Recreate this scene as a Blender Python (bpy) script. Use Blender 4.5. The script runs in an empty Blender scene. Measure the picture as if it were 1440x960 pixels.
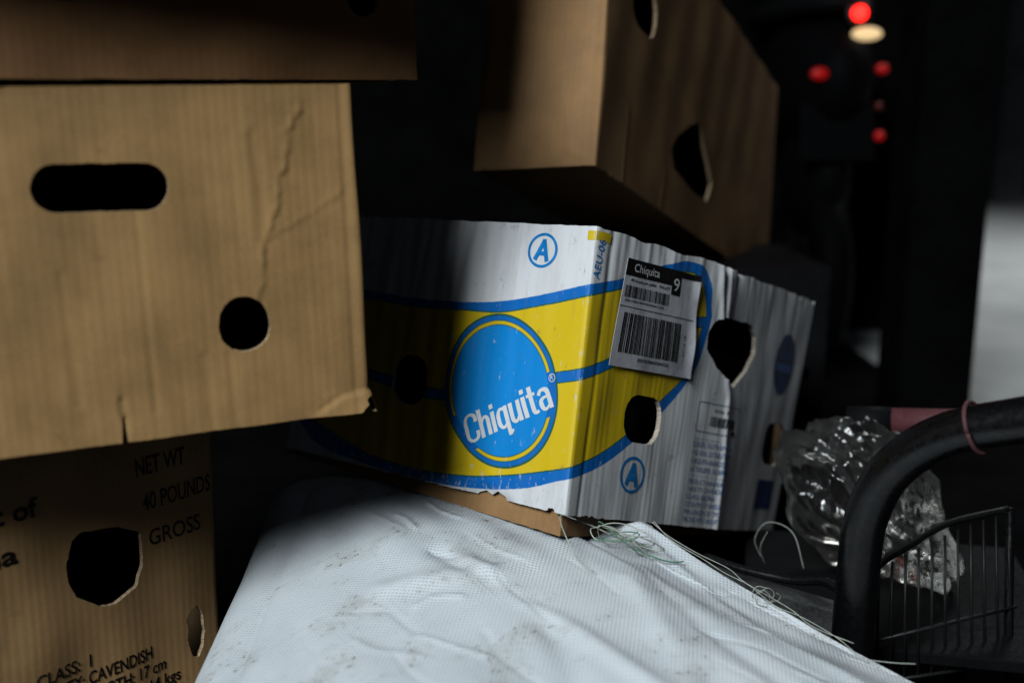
import bpy, bmesh, math, random
import numpy as np
from mathutils import Vector
random.seed(7); rng = np.random.default_rng(11)
R = math.radians
S = bpy.context.scene
COL = S.collection

# ------------------------------------------------------------------ camera, world, lamps, exposure
cam_d = bpy.data.cameras.new('camera'); cam = bpy.data.objects.new('camera', cam_d); COL.objects.link(cam)
cam.location = (0, 0, 0.64); cam.rotation_euler = (R(90 - 12), 0, 0)
cam_d.lens = 37.5; cam_d.sensor_width = 36; cam_d.clip_start = 0.02; cam_d.clip_end = 100
cam_d.dof.use_dof = True; cam_d.dof.focus_distance = 0.93; cam_d.dof.aperture_fstop = 2.8
S.camera = cam
W = bpy.data.worlds.new('World'); S.world = W; W.use_nodes = True
W.node_tree.nodes['Background'].inputs[0].default_value = (0.55, 0.62, 0.75, 1)
W.node_tree.nodes['Background'].inputs[1].default_value = 0.028
S.view_settings.view_transform = 'Standard'; S.view_settings.look = 'None'
S.cycles.diffuse_bounces = 0; S.view_settings.exposure = 0; S.view_settings.gamma = 1
def area(name, loc, target, size, power, color, spread=180, size_y=None):
    d = bpy.data.lights.new(name, 'AREA'); o = bpy.data.objects.new(name, d); COL.objects.link(o)
    d.shape = 'RECTANGLE' if size_y else 'DISK'; d.size = size
    if size_y: d.size_y = size_y
    d.energy = power; d.color = color; d.spread = R(spread)
    o.location = loc
    o.rotation_euler = (Vector(target) - Vector(loc)).to_track_quat('-Z', 'Y').to_euler()
    return o
AZ, EL, DIST = 29, 38, 4.6
TG = Vector((0.06, 0.92, 0.38))
kd = Vector((-math.sin(R(AZ)) * math.cos(R(EL)), -math.cos(R(AZ)) * math.cos(R(EL)), math.sin(R(EL))))
area('daylight_opening', TG + kd * DIST, TG, 1.15, 50.0, (0.87, 0.95, 1.0), 90, 1.6)
area('street_daylight', (2.7, 4.7, 3.4), (2.3, 4.2, 0), 1.6, 55, (0.95, 0.98, 1.0), 110)

# ------------------------------------------------------------------ helpers
def tag(o, label=None, cat=None, group=None, kind=None):
    if label: o['label'] = label
    if cat: o['category'] = cat
    if group: o['group'] = group
    if kind: o['kind'] = kind
    return o
def thing(name, loc, label, cat, group=None):
    o = bpy.data.objects.new(name, None); COL.objects.link(o); o.location = loc
    o.empty_display_size = 0.05
    return tag(o, label, cat, group)
def make(name, verts, faces, mats, parent=None, smooth=True, uv=None, midx=None, flat_from=None):
    """one mesh object; verts are world coordinates"""
    me = bpy.data.meshes.new(name)
    off = np.zeros(3)
    p = parent
    while p is not None:
        off += np.array(p.location); p = p.parent
    v = np.asarray(verts, float) - off
    me.from_pydata(v.tolist(), [], faces)
    for m in (mats if isinstance(mats, (list, tuple)) else [mats]): me.materials.append(m)
    n = len(me.polygons)
    sm = np.full(n, smooth)
    if flat_from is not None: sm[flat_from:] = False
    me.polygons.foreach_set('use_smooth', sm)
    if midx is not None: me.polygons.foreach_set('material_index', np.asarray(midx, dtype=np.int32))
    if uv is not None:
        l = me.uv_layers.new(name='UVMap')
        li = np.empty(len(me.loops), dtype=np.int32); me.loops.foreach_get('vertex_index', li)
        l.data.foreach_set('uv', np.asarray(uv, float)[li].ravel())
    me.update()
    o = bpy.data.objects.new(name, me); COL.objects.link(o)
    if parent is not None: o.parent = parent
    return o
def fnoise(u, v, seed, fu, fv, n=10):
    g = np.random.default_rng(seed); r = 0 * u
    for k in range(n):
        a, b, ph = g.normal() * fu, g.normal() * fv, g.uniform(0, 6.28)
        r = r + np.cos(6.283 * (a * u + b * v) + ph)
    return r / math.sqrt(n)
def catmull(P, n=10):
    P = np.asarray(P, float); Q = np.vstack([2 * P[0] - P[1], P, 2 * P[-1] - P[-2]]); out = []
    for i in range(1, len(Q) - 2):
        a, b, c, d = Q[i - 1:i + 3]
        for k in range(n):
            t = k / n
            out.append(.5 * (2 * b + (c - a) * t + (2 * a - 5 * b + 4 * c - d) * t * t + (3 * b - a - 3 * c + d) * t ** 3))
    out.append(P[-1]); return np.array(out)
def tube_geo(P, r, sides=10):
    P = np.asarray(P, float); n = len(P); r = np.broadcast_to(r, n)
    T = np.gradient(P, axis=0); T /= np.linalg.norm(T, axis=1)[:, None] + 1e-12
    a = np.array([0, 0, 1.]) if abs(T[0, 2]) < .9 else np.array([1., 0, 0])
    N = np.cross(T[0], a); N /= np.linalg.norm(N); V = []
    for i in range(n):
        N = N - T[i] * (N @ T[i]); N /= np.linalg.norm(N); B = np.cross(T[i], N)
        for k in range(sides):
            t = 6.28318 * k / sides; V.append(P[i] + r[i] * (math.cos(t) * N + math.sin(t) * B))
    F = [(i * sides + k, i * sides + (k + 1) % sides, (i + 1) * sides + (k + 1) % sides, (i + 1) * sides + k)
         for i in range(n - 1) for k in range(sides)]
    F.append(tuple(range(sides - 1, -1, -1))); F.append(tuple(range((n - 1) * sides, n * sides)))
    return V, F
def tube(name, P, r, mat, parent=None, sides=10):
    V, F = tube_geo(P, r, sides); return make(name, V, F, mat, parent)
def box_geo(c, half, rz=0, rx=0, bev=0.0):
    bm = bmesh.new(); bmesh.ops.create_cube(bm, size=2)
    for v in bm.verts: v.co = Vector((v.co.x * half[0], v.co.y * half[1], v.co.z * half[2]))
    if bev: bmesh.ops.bevel(bm, geom=bm.edges[:] , offset=bev, segments=2, affect='EDGES', profile=.6)
    ca, sa, cx, sx = math.cos(rz), math.sin(rz), math.cos(rx), math.sin(rx)
    V = []
    for v in bm.verts:
        x, y, z = v.co; y, z = y * cx - z * sx, y * sx + z * cx
        V.append((c[0] + x * ca - y * sa, c[1] + x * sa + y * ca, c[2] + z))
    bm.verts.index_update(); F = [tuple(v.index for v in f.verts) for f in bm.faces]; bm.free()
    return V, F
def boxm(name, c, half, mat, parent=None, rz=0, rx=0, bev=0.002):
    V, F = box_geo(c, half, rz, rx, bev); return make(name, V, F, mat, parent, smooth=False)

# ------------------------------------------------------------------ materials
class G:
    """tiny node-graph helper"""
    def __init__(s, name):
        s.m = bpy.data.materials.new(name); s.m.use_nodes = True; s.t = s.m.node_tree
        s.b = s.t.nodes['Principled BSDF']; s.out = s.t.nodes['Material Output']
    def n(s, typ, **k):
        x = s.t.nodes.new(typ)
        for a, b in k.items(): setattr(x, a, b)
        return x
    def put(s, sock, v):
        if v is None: return
        if hasattr(v, 'is_linked') or isinstance(v, bpy.types.NodeSocket): s.t.links.new(v, sock)
        else:
            if hasattr(sock, 'default_value') and not isinstance(sock.default_value, (int, float)) and isinstance(v, (tuple, list)) and len(v) == 3 and len(sock.default_value) == 4: v = (*v, 1)
            sock.default_value = v
    def math(s, op, a, b=None, c=None, clamp=False):
        x = s.n('ShaderNodeMath', operation=op, use_clamp=clamp)
        for i, q in enumerate((a, b, c)): s.put(x.inputs[i], q)
        return x.outputs[0]
    def mix(s, f, a, b, typ='MIX'):
        x = s.n('ShaderNodeMix', data_type='RGBA', blend_type=typ)
        s.put(x.inputs[0], f); s.put(x.inputs[6], a); s.put(x.inputs[7], b); return x.outputs[2]
    def uv(s):
        x = s.n('ShaderNodeUVMap'); x.uv_map = 'UVMap'; sp = s.n('ShaderNodeSeparateXYZ'); s.t.links.new(x.outputs[0], sp.inputs[0])
        return x.outputs[0], sp.outputs[0], sp.outputs[1]
    def obj(s):
        return s.n('ShaderNodeTexCoord').outputs['Object']
    def mapping(s, vec, scale, loc=(0, 0, 0), rot=(0, 0, 0)):
        x = s.n('ShaderNodeMapping'); s.t.links.new(vec, x.inputs[0]); x.inputs['Scale'].default_value = scale; x.inputs['Location'].default_value = loc; x.inputs['Rotation'].default_value = rot
        return x.outputs[0]
    def noise(s, vec, scale, detail=3, rough=.55, col=False, dist=0):
        x = s.n('ShaderNodeTexNoise'); s.t.links.new(vec, x.inputs['Vector'])
        x.inputs['Scale'].default_value = scale; x.inputs['Detail'].default_value = detail; x.inputs['Roughness'].default_value = rough; x.inputs['Distortion'].default_value = dist
        return x.outputs[1 if col else 0]
    def ramp(s, f, lo, hi, a=0., b=1.):
        x = s.n('ShaderNodeMapRange', clamp=True); x.interpolation_type = 'SMOOTHSTEP'
        s.put(x.inputs[0], f)
        for i, q in enumerate((lo, hi, a, b)): x.inputs[1 + i].default_value = q
        return x.outputs[0]
    def fcurve(s, x, pts):
        n = s.n('ShaderNodeFloatCurve'); c = n.mapping.curves[0]
        while len(c.points) < len(pts): c.points.new(.5, .5)
        for p, (a, b) in zip(c.points, pts): p.location = (a, b); p.handle_type = 'AUTO_CLAMPED'
        n.mapping.use_clip = False; n.mapping.update(); s.put(n.inputs[1], x); return n.outputs[0]
    def bump(s, h, strength, dist, prev=None):
        x = s.n('ShaderNodeBump'); x.inputs['Strength'].default_value = strength; x.inputs['Distance'].default_value = dist
        s.t.links.new(h, x.inputs['Height'])
        if prev is not None: s.t.links.new(prev, x.inputs['Normal'])
        return x.outputs[0]
    def fin(s, col=None, rough=None, normal=None, **k):
        if col is not None: s.put(s.b.inputs['Base Color'], col)
        if rough is not None: s.put(s.b.inputs['Roughness'], rough)
        if normal is not None: s.t.links.new(normal, s.b.inputs['Normal'])
        for a, v in k.items(): s.put(s.b.inputs[a.replace('_', ' ')], v)
        return s.m
def plain(name, col, rough=.5, metal=0., var=.25, scale=30, bump=0., spec=.5):
    g = G(name); o = g.obj(); n = g.noise(o, scale, 4); n2 = g.noise(o, scale * 7, 3)
    f = g.math('ADD', g.math('MULTIPLY', n, .7), g.math('MULTIPLY', n2, .3))
    c = g.mix(g.ramp(f, .3, .7), tuple(x * (1 - var) for x in col), tuple(min(1, x * (1 + var)) for x in col))
    return g.fin(c, g.ramp(n2, .3, .7, max(0.05, rough - .08), rough + .08), g.bump(n2, .4, bump) if bump else None, Metallic=metal, Specular_IOR_Level=spec)
def emis(name, col, st):
    g = G(name); g.put(g.b.inputs['Base Color'], tuple(c * .3 for c in col)); g.put(g.b.inputs['Emission Color'], col); g.b.inputs['Emission Strength'].default_value = st
    return g.m
def flutes(g, u, vec, pitch, amp, jit=.6):
    """ribs of corrugated board running up the sheet, uneven in depth"""
    wob = g.noise(g.mapping(vec, (40, 3, 1)), 1.0, 2)
    x = g.math('ADD', g.math('MULTIPLY', u, 6.2832 / pitch), g.math('MULTIPLY', wob, 2.0))
    s = g.math('SINE', x)
    a = g.ramp(g.noise(g.mapping(vec, (22, 2.2, 1), (3, 5, 0)), 1.0, 3), .35, .68, 1 - jit, 1)
    return g.math('MULTIPLY', s, a)
def kraft(name, col, pitch=.0066, amp=.00010, dirt=.5):
    g = G(name); vec, u, v = g.uv()
    fl = flutes(g, u, vec, pitch, amp)
    fine = g.noise(g.mapping(vec, (900, 300, 1)), 1, 4, .65)
    blot = g.noise(vec, 16, 5, .62); streak = g.noise(g.mapping(vec, (120, 7, 1)), 1, 4)
    c = g.mix(g.ramp(blot, .3, .72), tuple(x * .78 for x in col), tuple(x * 1.12 for x in col))
    c = g.mix(g.math('MULTIPLY', g.ramp(streak, .45, .75), .13), c, tuple(x * .70 for x in col))
    c = g.mix(g.math('MULTIPLY', g.ramp(fl, -1, .2, 1, 0), .16), c, tuple(x * .62 for x in col))
    c = g.mix(g.ramp(fine, .35, .75, 0, .30), c, tuple(min(1, x * 1.35) for x in col))
    st = g.ramp(g.noise(g.mapping(vec, (1, 1, 1), (7, 2, 0)), 26, 4, .6), .64, .76)
    c = g.mix(g.math('MULTIPLY', st, dirt), c, tuple(x * .45 for x in col))
    scf = g.ramp(g.noise(g.mapping(vec, (3, 1, 1), (1, 9, 0), (0, 0, .5)), 70, 6, .75), .66, .74); c = g.mix(g.math('MULTIPLY', scf, .35), c, tuple(min(1, x * 1.5) for x in col))
    sm2 = g.ramp(g.noise(g.mapping(vec, (1, .6, 1), (4, 1, 0)), 8, 4, .6), .56, .72); c = g.mix(g.math('MULTIPLY', sm2, .28), c, tuple(x * .5 for x in col))
    speck = g.ramp(g.noise(vec, 420, 2), .72, .78); c = g.mix(g.math('MULTIPLY', speck, .5), c, tuple(x * .35 for x in col))
    nb = g.bump(fl, .5, amp); nb = g.bump(streak, .3, .0001, nb); nb = g.bump(fine, .3, .00006, nb); nb = g.bump(blot, .5, .0010, nb)
    return g.fin(c, g.ramp(blot, .3, .7, .62, .8), nb, Specular_IOR_Level=.28)
def edge_mat(name, col):
    g = G(name); vec, u, v = g.uv(); n = g.noise(vec, 700, 3); w = g.math('SINE', g.math('MULTIPLY', u, 1400))
    c = g.mix(g.ramp(n, .3, .7), tuple(x * .6 for x in col), tuple(x * 1.3 for x in col))
    c = g.mix(g.ramp(w, .2, .8, 0, .4), c, tuple(x * .4 for x in col))
    return g.fin(c, .85, g.bump(n, .8, .0008))
KR = (.37, .214, .082)
M_kraft = kraft('kraft_board', KR)
M_kraft2 = kraft('kraft_board_brown', (.36, .20, .085), .0078, .00009, .55)
M_kraft3 = kraft('kraft_board_red', (.30, .15, .062), .007, .00008, .45)
M_kraft4 = kraft('kraft_board_tan', (.46, .27, .115), .0066, .0001, .5)
M_edge = edge_mat('cut_board_edge', (.52, .37, .22))
M_edge_w = edge_mat('cut_white_board_edge', (.55, .47, .37))
M_in = kraft('board_inside', (.30, .19, .10), .008, .0001)
M_ink = plain('black_ink', (.010, .009, .009), .85, var=.3, spec=.08)
M_inkb = plain('blue_ink', (.005, .12, .42), .5, var=.3, scale=60)
M_inkb2 = plain('faded_navy_ink', (.02, .05, .17), .6, var=.5, scale=80)

# ---- printed white board of the fruit box, one unrolled drawing in metres (u along the wall, v up)
U0, UW = -.40, .82
def nu_(p): return [((a - U0) / UW, b / .25) for a, b in p]
TOP_O = [(-.40, .168), (-.33, .165), (-.2524, .1632), (-.1933, .1607), (-.1365, .1618), (-.0957, .1656), (-.0561, .1731), (-.0154, .1836), (.0381, .198), (.1027, .2213), (.1397, .2292), (.155, .2284), (.168, .221), (.177, .209), (.183, .188), (.42, .10)]
TOP_I = [(-.40, .160), (-.33, .157), (-.2508, .1558), (-.1919, .1536), (-.1354, .1555), (-.0943, .157), (-.0549, .1648), (-.0142, .1749), (.0396, .1904), (.1027, .2125), (.1397, .2205), (.153, .218), (.163, .209), (.170, .198), (.1745, .185), (.42, .08)]
BOT_O = [(-.40, .085), (-.352, .05), (-.3358, .0282), (-.2996, .009), (-.2408, .0033), (-.18, .0005), (-.1145, .0023), (-.0515, .0118), (-.0058, .027), (.0256, .0361), (.0828, .0648), (.1252, .0939), (.171, .1385), (.1794, .159), (.183, .188), (.42, .24)]
BOT_I = [(-.40, .10), (-.340, .055), (-.3147, .0318), (-.2774, .0219), (-.2431, .0136), (-.1791, .0082), (-.1161, .0113), (-.0704, .0188), (-.0279, .0295), (.0007, .0378), (.0265, .0466), (.0715, .0693), (.1203, .1035), (.1562, .1315), (.1656, .1572), (.1745, .185), (.42, .24)]
MID_U = [(-.40, .095), (-.30, .0925), (-.2435, .0894), (-.2116, .0864), (-.1679, .0819), (-.1415, .0826), (-.085, .095), (-.0265, .1113), (.0031, .1188), (.0334, .1298), (.08, .15), (.13, .175), (.1745, .185), (.42, .19)]
OVC, OVQ = (-.0817, .0904), (257.65, 46.81, 238.8)
WB, WA = (-.1084, .0397), R(27.5)         # word baseline start and slope
WCAP = .0245
def printed_board():
    g = G('printed_white_board'); vec, u, v = g.uv()
    x = g.math('DIVIDE', g.math('SUBTRACT', u, U0), UW)
    wob = g.math('MULTIPLY', g.math('SUBTRACT', g.noise(vec, 300, 2), .5), .0009)
    vv = g.math('ADD', v, wob)
    def above(pts):  # signed height above curve in metres
        return g.math('SUBTRACT', vv, g.math('MULTIPLY', g.fcurve(x, nu_(pts)), .25))
    def st(h, w=.0004): return g.ramp(h, -w, w)
    to, ti, bo, bi, mu = (above(p) for p in (TOP_O, TOP_I, BOT_O, BOT_I, MID_U))
    lim = g.ramp(u, .1825, .1835, 1, 0); limi = g.ramp(u, .1738, .1745, 1, 0)
    def AND(*a):
        r = a[0]
        for q in a[1:]: r = g.math('MULTIPLY', r, q)
        return r
    inv = lambda a: g.math('SUBTRACT', 1., a)
    outer = AND(st(bo), inv(st(to)), lim)
    inner = AND(st(bi), inv(st(ti)), limi)
    grn = AND(st(g.math('SUBTRACT', bi, .0013)), inv(st(g.math('ADD', ti, .0013))), limi)
    midl = AND(inv(st(mu)), st(g.math('ADD', mu, .0082)), limi)
    midg = AND(inv(st(g.math('SUBTRACT', mu, .0011))), st(g.math('ADD', mu, .0093)), limi)
    du = g.math('SUBTRACT', u, OVC[0]); dv = g.math('SUBTRACT', v, OVC[1])
    q = g.math('ADD', g.math('ADD', g.math('MULTIPLY', g.math('MULTIPLY', du, du), OVQ[0]), g.math('MULTIPLY', g.math('MULTIPLY', du, dv), OVQ[1])), g.math('MULTIPLY', g.math('MULTIPLY', dv, dv), OVQ[2]))
    r = g.math('ADD', g.math('SQRT', q), g.math('MULTIPLY', wob, 6))
    def ring(a, b, w=.008): return AND(g.ramp(r, a - w, a + w), g.ramp(r, b - w, b + w, 1, 0))
    # height over the word's baseline, for the break of the yellow ring
    h = g.math('ADD', g.math('MULTIPLY', g.math('SUBTRACT', u, WB[0]), -math.sin(WA)), g.math('MULTIPLY', g.math('SUBTRACT', v, WB[1]), math.cos(WA)))
    gap = AND(g.ramp(h, -.0065, -.0060), g.ramp(h, .0285, .0290, 1, 0))
    blue, blue2, yel, gre = (.002, .16, .56), (.002, .27, .74), (.80, .56, .010), (.012, .12, .075)
    dirtn = g.noise(g.mapping(vec, (60, 9, 1)), 1, 5, .65)
    wht = g.mix(g.ramp(dirtn, .40, .78, 0, .40), (.82, .83, .84), (.45, .43, .40))
    spot = g.ramp(g.noise(vec, 55, 5, .7), .60, .72, 0, .55); wht = g.mix(spot, wht, (.30, .275, .24))
    c = g.mix(outer, wht, blue); c = g.mix(inner, c, gre); c = g.mix(grn, c, yel)
    c = g.mix(midg, c, gre); c = g.mix(midl, c, blue)
    c = g.mix(g.ramp(r, .995, 1.01, 1, 0), c, gre); c = g.mix(g.ramp(r, .965, .98, 1, 0), c, blue)
    c = g.mix(AND(ring(.850, .918), inv(gap)), c, gre)
    c = g.mix(AND(ring(.862, .905), inv(gap)), c, yel); c = g.mix(g.ramp(r, .842, .85, 1, 0), c, blue2)
    # wear: scuffs that take the ink off, most along the lower edge and corner, and grime on the ink
    edge = g.math('ADD', g.ramp(v, 0., .035, .10, 0), g.ramp(g.math('ABSOLUTE', u), 0., .009, .07, 0))
    sc = g.ramp(g.math('ADD', g.noise(g.mapping(vec, (1.6, .55, 1)), 130, 6, .72), edge), .62, .69)
    c = g.mix(g.math('MULTIPLY', sc, .65), c, (.66, .66, .64))
    c = g.mix(g.ramp(g.noise(g.mapping(vec, (1, .5, 1), (3, 1, 0)), 75, 5, .7), .61, .73, 0, .65), c, (.16, .13, .085))
    c = g.mix(g.ramp(g.noise(g.mapping(vec, (160, 10, 1)), 1, 4), .58, .80, 0, .25), c, (.20, .18, .15))
    side = g.ramp(u, 0, .03, .25, 1)
    fl = g.math('MULTIPLY', flutes(g, u, vec, .0072, 1, .75), side)
    wr = g.noise(g.mapping(vec, (75, 5, 1)), 1, 4)
    nb = g.bump(fl, .5, .00009); nb = g.bump(wr, .4, .00025, nb); nb = g.bump(g.noise(vec, 500, 3), .2, .00008, nb)
    return g.fin(c, g.ramp(dirtn, .3, .7, .42, .62), nb, Specular_IOR_Level=.4)
M_print = printed_board()
g = G('worn_white_ink'); n = g.noise(g.obj(), 260, 5, .7); n2 = g.noise(g.obj(), 40, 4)
M_inkw = g.fin(g.mix(g.ramp(n, .60, .70, 0, .5), (.80, .80, .79), (.25, .40, .52)), .5)
g = G('sticker_paper'); n = g.noise(g.obj(), 90, 4)
M_stick = g.fin(g.mix(g.ramp(n, .45, .75), (.60, .60, .63), (.44, .44, .46)), .42, g.bump(g.noise(g.obj(), 55, 3), .5, .0012))
M_plast = plain('black_plastic', (.007, .007, .0075), .6, var=.2, spec=.05)
M_yel = plain('yellow_ink', (.80, .56, .012), .5, var=.1)

# ------------------------------------------------------------------ corrugated boxes
class Ring:
    """walls of a box unrolled: base(u, v) walks round the corners with rounded folds"""
    def __init__(s, us, bot, top, H, rnd=.004, disp=None):
        s.us = np.array(us); s.b = np.array(bot, float); s.t = np.array(top, float); s.H = H; s.r = rnd; s.d = disp or (lambda u, v: 0 * u)
    def raw(s, u, v):
        u = np.clip(u, s.us[0] - .5, s.us[-1] + .5); i = np.clip(np.searchsorted(s.us, u, side='right') - 1, 0, len(s.us) - 2)
        f = ((u - s.us[i]) / (s.us[i + 1] - s.us[i]))[..., None]; w = (v / s.H)[..., None]
        lo = s.b[i] * (1 - f) + s.b[i + 1] * f; hi = s.t[i] * (1 - f) + s.t[i + 1] * f
        return lo * (1 - w) + hi * w
    def base(s, u, v):
        ks = np.linspace(-1, 1, 7) * s.r
        return sum(s.raw(u + k, v) for k in ks) / 7
    def __call__(s, u, v, off=0.):
        u = np.asarray(u, float); v = np.asarray(v, float); e = 1e-3
        p = s.base(u, v)
        n = np.cross(s.base(u + e, v) - s.base(u - e, v), s.base(u, v + e) - s.base(u, v - e)); n /= np.linalg.norm(n, axis=-1)[..., None]
        return p + n * (s.d(u, v) + off)[..., None]
def densify(P, step=.0012):
    P = np.asarray(P, float); out = []
    for a, b in zip(P, np.roll(P, -1, 0)):
        k = max(1, int(np.linalg.norm(b - a) / step))
        out += [a + (b - a) * i / k for i in range(k)]
    return np.array(out)
def inside(px, py, P):
    r = np.zeros(px.shape, bool)
    for (x0, y0), (x1, y1) in zip(P, np.roll(P, -1, 0)):
        c = ((y0 > py) != (y1 > py)); r ^= c & (px < (x1 - x0) * (py - y0) / (y1 - y0 + 1e-12) + x0)
    return r
def ragged(P, amp, seed, step=.0012):
    D = densify(P, step); c = D.mean(0); g = np.random.default_rng(seed); k = np.arange(len(D)) / len(D) * 6.2832
    w = sum(g.normal() * np.cos(f * k + g.uniform(0, 6.3)) / math.sqrt(f) for f in (3, 5, 8, 13, 21, 34)) * amp * .5 + g.normal(size=len(D)) * amp * .35
    d = D - c; d /= np.linalg.norm(d, axis=1)[:, None]; return D + d * w[:, None]
def slot(cu, cv, w, h, rad=None, seed=1, amp=.0004, rot=0):
    rad = min(w, h) / 2 if rad is None else rad; P = []
    for sx, sy, a0 in ((1, 1, 0), (-1, 1, 90), (-1, -1, 180), (1, -1, 270)):
        for k in range(9):
            a = R(a0 + k * 90 / 8); P.append(((w / 2 - rad) * sx + rad * math.cos(a), (h / 2 - rad) * sy + rad * math.sin(a)))
    P = np.array(P); c, s_ = math.cos(rot), math.sin(rot); P = P @ np.array([[c, s_], [-s_, c]])
    return ragged(P + [cu, cv], amp, seed)
def panel(name, surf, u0, u1, v0, v1, parent, mats, cell=.0028, holes=(), th=.0045, edges='TB', jit=.0005, seed=3, jt=None, jb=None, jl=None, jr=None):
    nu, nv = max(2, round((u1 - u0) / cell)), max(2, round((v1 - v0) / cell))
    U, V = np.meshgrid(np.linspace(u0, u1, nu + 1), np.linspace(v0, v1, nv + 1), indexing='ij')
    tt = (V - v0) / (v1 - v0)
    env = lambda q: .25 + 1.2 * np.clip(fnoise(U[:, 0], 0 * U[:, 0], q, 9, 0, 6) - .4, 0, 1.2)
    lo = env(seed + 70) * fnoise(U[:, 0], 0 * U[:, 0], seed, 80, 0, 12) * jit + (jb(U[:, 0]) if jb else 0); hi = env(seed + 71) * fnoise(U[:, 0], 0 * U[:, 0], seed + 1, 80, 0, 12) * jit + (jt(U[:, 0]) if jt else 0)
    V = V + np.outer(lo, np.ones(nv + 1)) * (1 - tt) ** 12 + np.outer(hi, np.ones(nv + 1)) * tt ** 12
    s_ = (U - u0) / (u1 - u0)
    if jl: U = U + (1 - s_) ** 20 * jl(V)
    if jr: U = U + s_ ** 20 * jr(V)
    keep = np.ones((nu, nv), bool)
    cu = (U[:-1, :-1] + U[1:, 1:]) / 2; cv = (V[:-1, :-1] + V[1:, 1:]) / 2
    for Hh in holes:
        Hh = np.asarray(Hh, float); rm = inside(cu, cv, Hh) & keep
        was = keep.copy(); keep &= ~rm
        tr = np.zeros((nu + 1, nv + 1), bool); tk = tr.copy()
        for a in (0, 1):
            for b in (0, 1):
                tr[a:a + nu, b:b + nv] |= rm; tk[a:a + nu, b:b + nv] |= keep
        I, J = np.nonzero(tr & tk); A = Hh; B = np.roll(Hh, -1, 0)
        for i, j in zip(I, J):
            p = np.array([U[i, j], V[i, j]]); ab = B - A
            t = np.clip(((p - A) * ab).sum(1) / ((ab ** 2).sum(1) + 1e-15), 0, 1); q = A + ab * t[:, None]
            k = ((q - p) ** 2).sum(1).argmin(); U[i, j], V[i, j] = q[k]
    front = surf(U, V).reshape(-1, 3); back = surf(U, V, -th).reshape(-1, 3)
    N = (nu + 1) * (nv + 1); idx = np.arange(N).reshape(nu + 1, nv + 1)
    I, J = np.nonzero(keep)
    f = np.stack([idx[I, J], idx[I + 1, J], idx[I + 1, J + 1], idx[I, J + 1]], 1)
    fb = f[:, ::-1] + N
    # rims
    rim = []
    K = np.pad(keep, 1)
    for (di, dj, a, b, flag) in ((0, -1, (0, 0), (1, 0), 'B'), (1, 0, (1, 0), (1, 1), 'R'), (0, 1, (1, 1), (0, 1), 'T'), (-1, 0, (0, 1), (0, 0), 'L')):
        sel = keep & ~K[1 + di:1 + di + nu, 1 + dj:1 + dj + nv]
        ii, jj = np.nonzero(sel)
        bord = (ii + di < 0) | (ii + di >= nu) | (jj + dj < 0) | (jj + dj >= nv)
        if flag not in edges: ii, jj = ii[~bord], jj[~bord]
        rim.append(np.stack([idx[ii + a[0], jj + a[1]], idx[ii + b[0], jj + b[1]]], 1))
    rim = np.concatenate(rim)
    ru, inv_ = np.unique(rim, return_inverse=True); inv_ = inv_.reshape(rim.shape); nr = len(ru)
    rv = np.concatenate([front[ru], back[ru]]); base = 2 * N
    fr = np.stack([base + inv_[:, 1], base + inv_[:, 0], base + nr + inv_[:, 0], base + nr + inv_[:, 1]], 1)
    verts = np.concatenate([front, back, rv]); uvs = np.stack([U.ravel(), V.ravel()], 1); uvs = np.concatenate([uvs, uvs, uvs[ru], uvs[ru] + [0, .002]])
    faces = np.concatenate([f, fb, fr]); used = np.unique(faces); remap = np.full(len(verts), -1); remap[used] = np.arange(len(used))
    faces = remap[faces]; mi = np.concatenate([np.zeros(len(f)), np.full(len(fb), 2), np.ones(len(fr))])
    return make(name, verts[used], faces.tolist(), mats, parent, True, uvs[used], mi, flat_from=len(f) + len(fb))
def flatpanel(name, q, parent, mats, inset=0., th=.0045, bulge=0., cell=.02, holes=()):
    """top or bottom: quad BL,BR,TR,TL seen from outside"""
    q = np.array(q, float); c = q.mean(0); q = q + (c - q) * inset
    wu, wv = np.linalg.norm(q[1] - q[0]), np.linalg.norm(q[3] - q[0])
    n0 = np.cross(q[1] - q[0], q[3] - q[0]); n0 /= np.linalg.norm(n0)
    def surf(u, v, off=0.):
        a = (u / wu)[..., None]; b = (v / wv)[..., None]
        return (1 - a) * (1 - b) * q[0] + a * (1 - b) * q[1] + a * b * q[2] + (1 - a) * b * q[3] + n0 * (off + bulge * 16 * a * (1 - a) * b * (1 - b))
    return panel(name, surf, 0, wu, 0, wv, parent, mats, cell, holes, th, 'TBLR', 0)
def ridge(u, v, P, w, h, side=0.):
    """crease along a polyline: signed bump of width w, height h"""
    P = np.asarray(P, float); best = np.full(u.shape, 9.); sg = np.zeros(u.shape)
    for a, b in zip(P[:-1], P[1:]):
        ab = b - a; t = np.clip(((u - a[0]) * ab[0] + (v - a[1]) * ab[1]) / (ab @ ab), 0, 1)
        du, dv = u - a[0] - t * ab[0], v - a[1] - t * ab[1]; d = np.hypot(du, dv); m = d < best
        best = np.where(m, d, best); sg = np.where(m, np.sign(du * ab[1] - dv * ab[0]), sg)
    return h * np.exp(-(best / w) ** 2) + side * sg * np.exp(-best / (w * 2.5)) * (1 - np.exp(-(best / (w * .4)) ** 2))

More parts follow.
